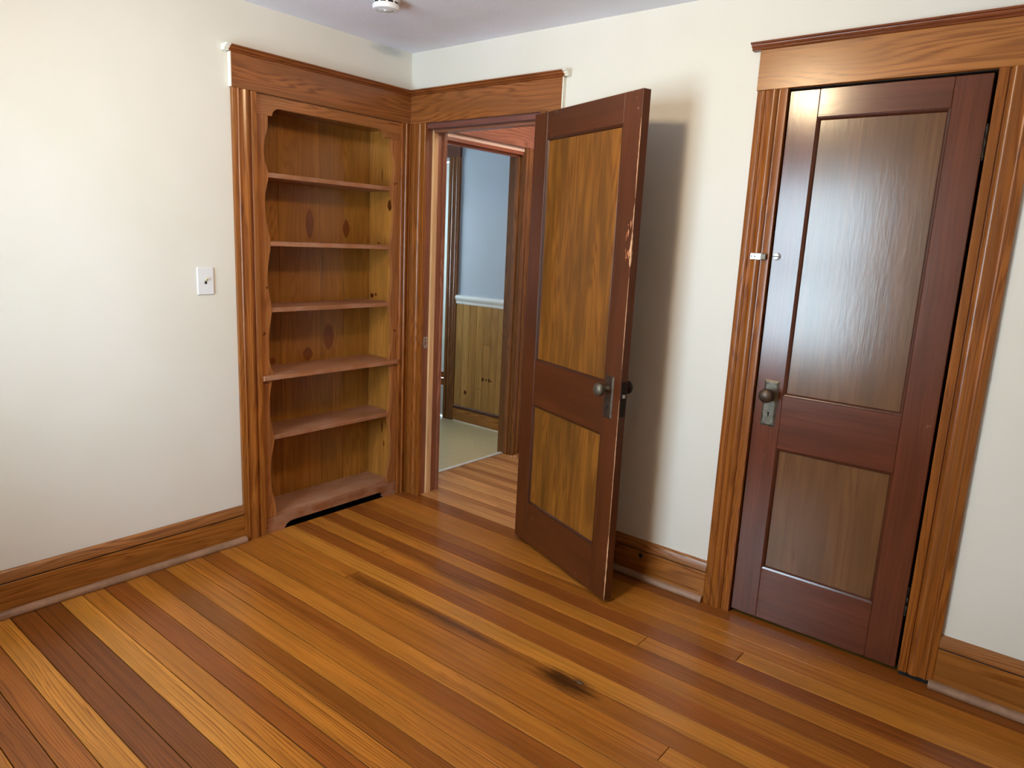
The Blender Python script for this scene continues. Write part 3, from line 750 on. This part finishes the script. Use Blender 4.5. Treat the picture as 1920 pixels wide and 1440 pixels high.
# ------------------------------------------------------------------ ceiling lamps
def ceiling_lamp(x, y, mat, label, r=.09):
    L = thing('ceiling_lamp', (x, y, H), label, 'lamp')
    obj('lamp_base', lathe([(0, 0), (r+.012, 0), (r+.012, .018), (r+.004, .026), (0, .026)], lambda a, b, h: (x+a, y+b, H-h), 36), 'plate', L)
    o = obj('lamp_shade', lathe([(r, .026), (r+.004, .045), (r*.97, .075), (r*.84, .105), (r*.6, .130), (r*.3, .144), (0, .148)], lambda a, b, h: (x+a, y+b, H-h), 18), mat, L)
    autosmooth(o, 60)
    obj('finial', lathe([(0, .146), (.008, .148), (.009, .156), (.005, .163), (0, .165)], lambda a, b, h: (x+a, y+b, H-h), 14), 'plate', L)
ceiling_lamp(1.54, -1.56, 'lamp_glow', 'round glass ceiling lamp in the middle of the room, lit')

# ------------------------------------------------------------------ hall and bathroom beyond the open door
struct('wall_hall', holed(PY, WT, 1.72, -.05, H, [(HY0-.02, HY1+.02, -1, 2.006)], HX+.001, -.0205), 'hall_wall', 'hall wall holding the bathroom doorway', 'wall')
struct('wall_hall_end', box(-.135, 1.42, 1.6, 1.72, -.05, H), 'hall_wall', 'end wall of the hall behind the open door', 'wall')
struct('wall_hall_side', box(1.3, 1.42, WT, 1.72, -.05, H), 'hall_wall', 'far side wall of the hall, hidden behind the open door', 'wall')
struct('ceiling_hall', box(BX-.12, 1.42, WT, 1.72, H, H+.08), 'ceiling', 'plaster ceiling over the hall and bathroom', 'ceiling')
ceiling_lamp(.62, .85, 'hall_fill_glow', 'small round unseen ceiling lamp added to light the hall', .09)  # unseen lamp added to brighten the hall beyond the door
t4 = thing('trim_4', (-.02, (HY0+HY1)/2, 0), 'pinkish-brown varnished frame of the bathroom doorway across the hall', 'door trim', kind='structure')
casing('casing_leg', t4, 'y', HY1+.006, 1, -.02, 1, 0, 2.03, C_HTRIM2)
casing('casing_leg', t4, 'y', HY0-.006, -1, -.02, 1, 0, 2.03, C_HTRIM2, .02)
board('head_board', t4, 'y', WT+.001, HY1+.12, 2.03, 2.175, -.02, 1, .021, lin((152, 98, 78)))
cap('head_bead', t4, 'y', WT+.001, HY1+.13, -.02, 1, 2.175, lin((150, 84, 60)))
obj('jamb', box(HX, -.02, HY1, HY1+.02, 0, 1.995, .001), 'trim_z', t4, lin((124, 80, 38)))
obj('jamb', box(HX, -.02, HY0-.02, HY0, 0, 1.995, .001), 'trim_z', t4, lin((124, 80, 38)))
obj('jamb_stop', box(-.075, -.045, HY1-.012, HY1, 0, 1.985, .001), 'trim_z', t4, lin((138, 88, 46)))
obj('head_jamb', box(HX, -.02, HY0, HY1, 1.985, 2.005, .001), 'red_y', t4, lin((150, 84, 58)))
obj('head_stop', box(-.075, -.045, HY0, HY1, 1.972, 1.985, .001), 'red_y', t4, lin((160, 90, 62)))
th_ = obj('threshold_strip', extrude([(-.112, .001), (-.108, .004), (-.098, .0062), (-.088, .004), (-.083, .001)], lambda x, z, t: (x, t, z), HY0, HY1+.004), 'alu', t4); tag(th_, 'bright metal threshold strip')
# bathroom
fb = struct('floor_bathroom', box(BX, -.085, WT, BWY, -.02, .0005), 'lino', 'beige linoleum floor of the bathroom', 'floor')
DBX0, DBX1 = -1.80, -1.062
struct('wall_bathroom', holed(PX, BX-.12, -.03, -.05, H, [(DBX0, DBX1, -1, 2.03)], BWY, BWY+.1), 'blue_wall', 'pale blue bathroom wall above the pine wainscot', 'wall')
struct('wall_bathroom_side', holed(PY, WT, BWY, -.05, H, [W3], BX-.12, BX), 'blue_wall', 'pale blue bathroom side wall with the added window', 'wall')
struct('wall_bathroom_front', box(BX-.12, -.135, WT-.08, WT, -.05, H), 'blue_wall', 'pale blue bathroom wall backing the bookcase', 'wall')
window('window_added', 'y', W3, BX, -1, 'unseen white sash window added to light the bathroom')  # unseen window added so that daylight reaches the bathroom
wn = thing('wainscot', (-.5, BWY, 0), 'knotty pine plank wainscot with white chair rail under the blue wall', 'wainscot')
x = -.944; k = 0
while x < -.14:
    x1 = min(x+.0725, -.137)
    if k == 3:
        for za, zb_ in ((.132, .30), (.301, .95)):
            obj('plank', box(x+.0006, x1-.0006, BWY-.012, BWY, za, zb_, .0015), 'pine_z', wn, lin((178, 134, 74)))
    elif k == 4:
        for za, zb_ in ((.132, .655), (.656, .95)):
            obj('plank', box(x+.0006, x1-.0006, BWY-.012, BWY, za, zb_, .0015), 'pine_z', wn, lin((172, 128, 70)))
    else:
        obj('plank', box(x+.0006, x1-.0006, BWY-.012, BWY, .132, .95, .0015), 'pine_z', wn, lin([(176, 132, 74), (186, 142, 82), (168, 124, 68)][k % 3]))
    x = x1; k += 1
for cx0, zc_, w in ((-.8214, .2514, .030), (-.6405, .384, .026), (-.605, .386, .016), (-.5745, .386, .024), (-.552, .384, .012), (-.442, .79, .022), (-.44, .63, .014)):
    lens('knot', cx0, zc_-w*.62, zc_+w*.62, w, PS, BWY-.0115, BWY-.0126, 'pine_z', lin((84, 46, 18)), wn)
pr = [(0, .948), (.014, .948), (.018, .955), (.016, .968), (.024, .980), (.030, .990), (.030, 1.004), (.024, 1.012), (.012, 1.016), (0, 1.018)]
autosmooth(obj('chair_rail', extrude(pr, lambda a, z, t: (t, BWY-a, z), -.945, -.137), 'white_paint', wn), 40)
bb = thing('baseboard_bathroom', (-.5, BWY, 0), 'grained wooden baseboard below the bathroom wainscot', 'baseboard', kind='structure')
obj('base_board', box(-.945, -.137, BWY-.02, BWY, .012, .108, .001), 'trim_x', bb, lin((172, 116, 56)))
obj('base_cap', box(-.945, -.137, BWY-.024, BWY, .108, .134, .004), 'trim_x', bb, lin((92, 54, 38)))
obj('base_gap', box(-.945, -.137, BWY-.018, BWY, 0, .012), 'white_edge', bb)
t5 = thing('trim_5', (-1.2, BWY, 0), 'dark wooden casing of the far doorway inside the bathroom', 'door trim', kind='structure')
casing('casing_leg', t5, 'x', DBX1, 1, BWY, -1, 0, 2.055, lin((140, 88, 46)), .115)
board('head_board', t5, 'x', DBX0-.11, DBX1+.117, 2.055, 2.175, BWY, -1, .021, lin((104, 60, 40)))
board('casing_leg', t5, 'x', DBX0-.11, DBX0, 0, 2.055, BWY, -1, .02, lin((112, 64, 30)), 'trim_z')
d3 = thing('door_3', (DBX1, BWY+.03, 0), 'pale sage painted door in the far bathroom doorway', 'door', kind='structure')
obj('leaf', box(DBX0+.003, DBX1-.003, BWY+.02, BWY+.055, .40, 2.02, .002), 'sage', d3)
obj('lower_panel', box(DBX0+.003, DBX1-.003, BWY+.02, BWY+.055, .01, .245, .002), 'white_paint', d3)
obj('kick_rail', box(DBX0+.003, DBX1-.003, BWY+.022, BWY+.055, .262, .318, .002), 'trim_x', d3, C_HEAD)
obj('kick_rail', box(DBX0+.003, DBX1-.003, BWY+.022, BWY+.055, .324, .372, .002), 'trim_x', d3, C_HEAD)
for za, zb_ in ((.245, .262), (.372, .40)):
    obj('white_strip', box(DBX0+.003, DBX1-.003, BWY+.014, BWY+.055, za, zb_, .002), 'white_paint', d3)

# ------------------------------------------------------------------ small debris
def crumb(x, y, r, label, seed):
    rnd = random.Random(seed)
    b = bmesh.new(); bmesh.ops.create_icosphere(b, subdivisions=1, radius=r)
    for v in b.verts:
        v.co = Vector((v.co.x*rnd.uniform(.8, 1.5)+x, v.co.y*rnd.uniform(.7, 1.2)+y, max(0, v.co.z*.6*rnd.uniform(.8, 1.2)+r*.45)+.0006))
    tag(obj('plaster_crumb', b, 'crumb'), label, 'crumb', 'plaster crumbs')
crumb(.030, .985, .0058, 'larger white plaster crumb on the hall boards by the bathroom casing', 1)
crumb(.012, .965, .0042, 'smaller white plaster crumb on the hall boards by the bathroom casing', 2)
crumb(-.42, 1.03, .0050, 'white plaster crumb lying in the middle of the beige bathroom floor', 3)
crumb(-.22, 1.19, .0042, 'white plaster crumb on the beige floor near the bathroom doorway casing', 4)
stp = thing('metal_staple', (1.792, -.838, 0), 'small bent grey metal staple in the stained floor seam', 'staple')
b = bmesh.new()
pts = [(-.020, .001), (-.010, -.003), (.002, -.005), (.012, -.004), (.016, .000), (.010, .003), (-.004, .004)]
for (xa, ya), (xb, yb) in zip(pts, pts[1:]):
    A = Vector((1.792+xa, -.838+ya, .0012)); B = Vector((1.792+xb, -.838+yb, .0012)); d = (B-A).normalized(); n = Vector((-d.y, d.x, 0))*.0013
    lo = [b.verts.new(p) for p in (A-n, B-n, B+n, A+n)]; hi = [b.verts.new(p+Vector((0, 0, .0016))) for p in (A-n*.6, B-n*.6, B+n*.6, A+n*.6)]
    for i in range(4): b.faces.new((lo[i], lo[(i+1) % 4], hi[(i+1) % 4], hi[i]))
    b.faces.new(hi); b.faces.new(lo[::-1])
obj('wire', b, 'plate', stp)
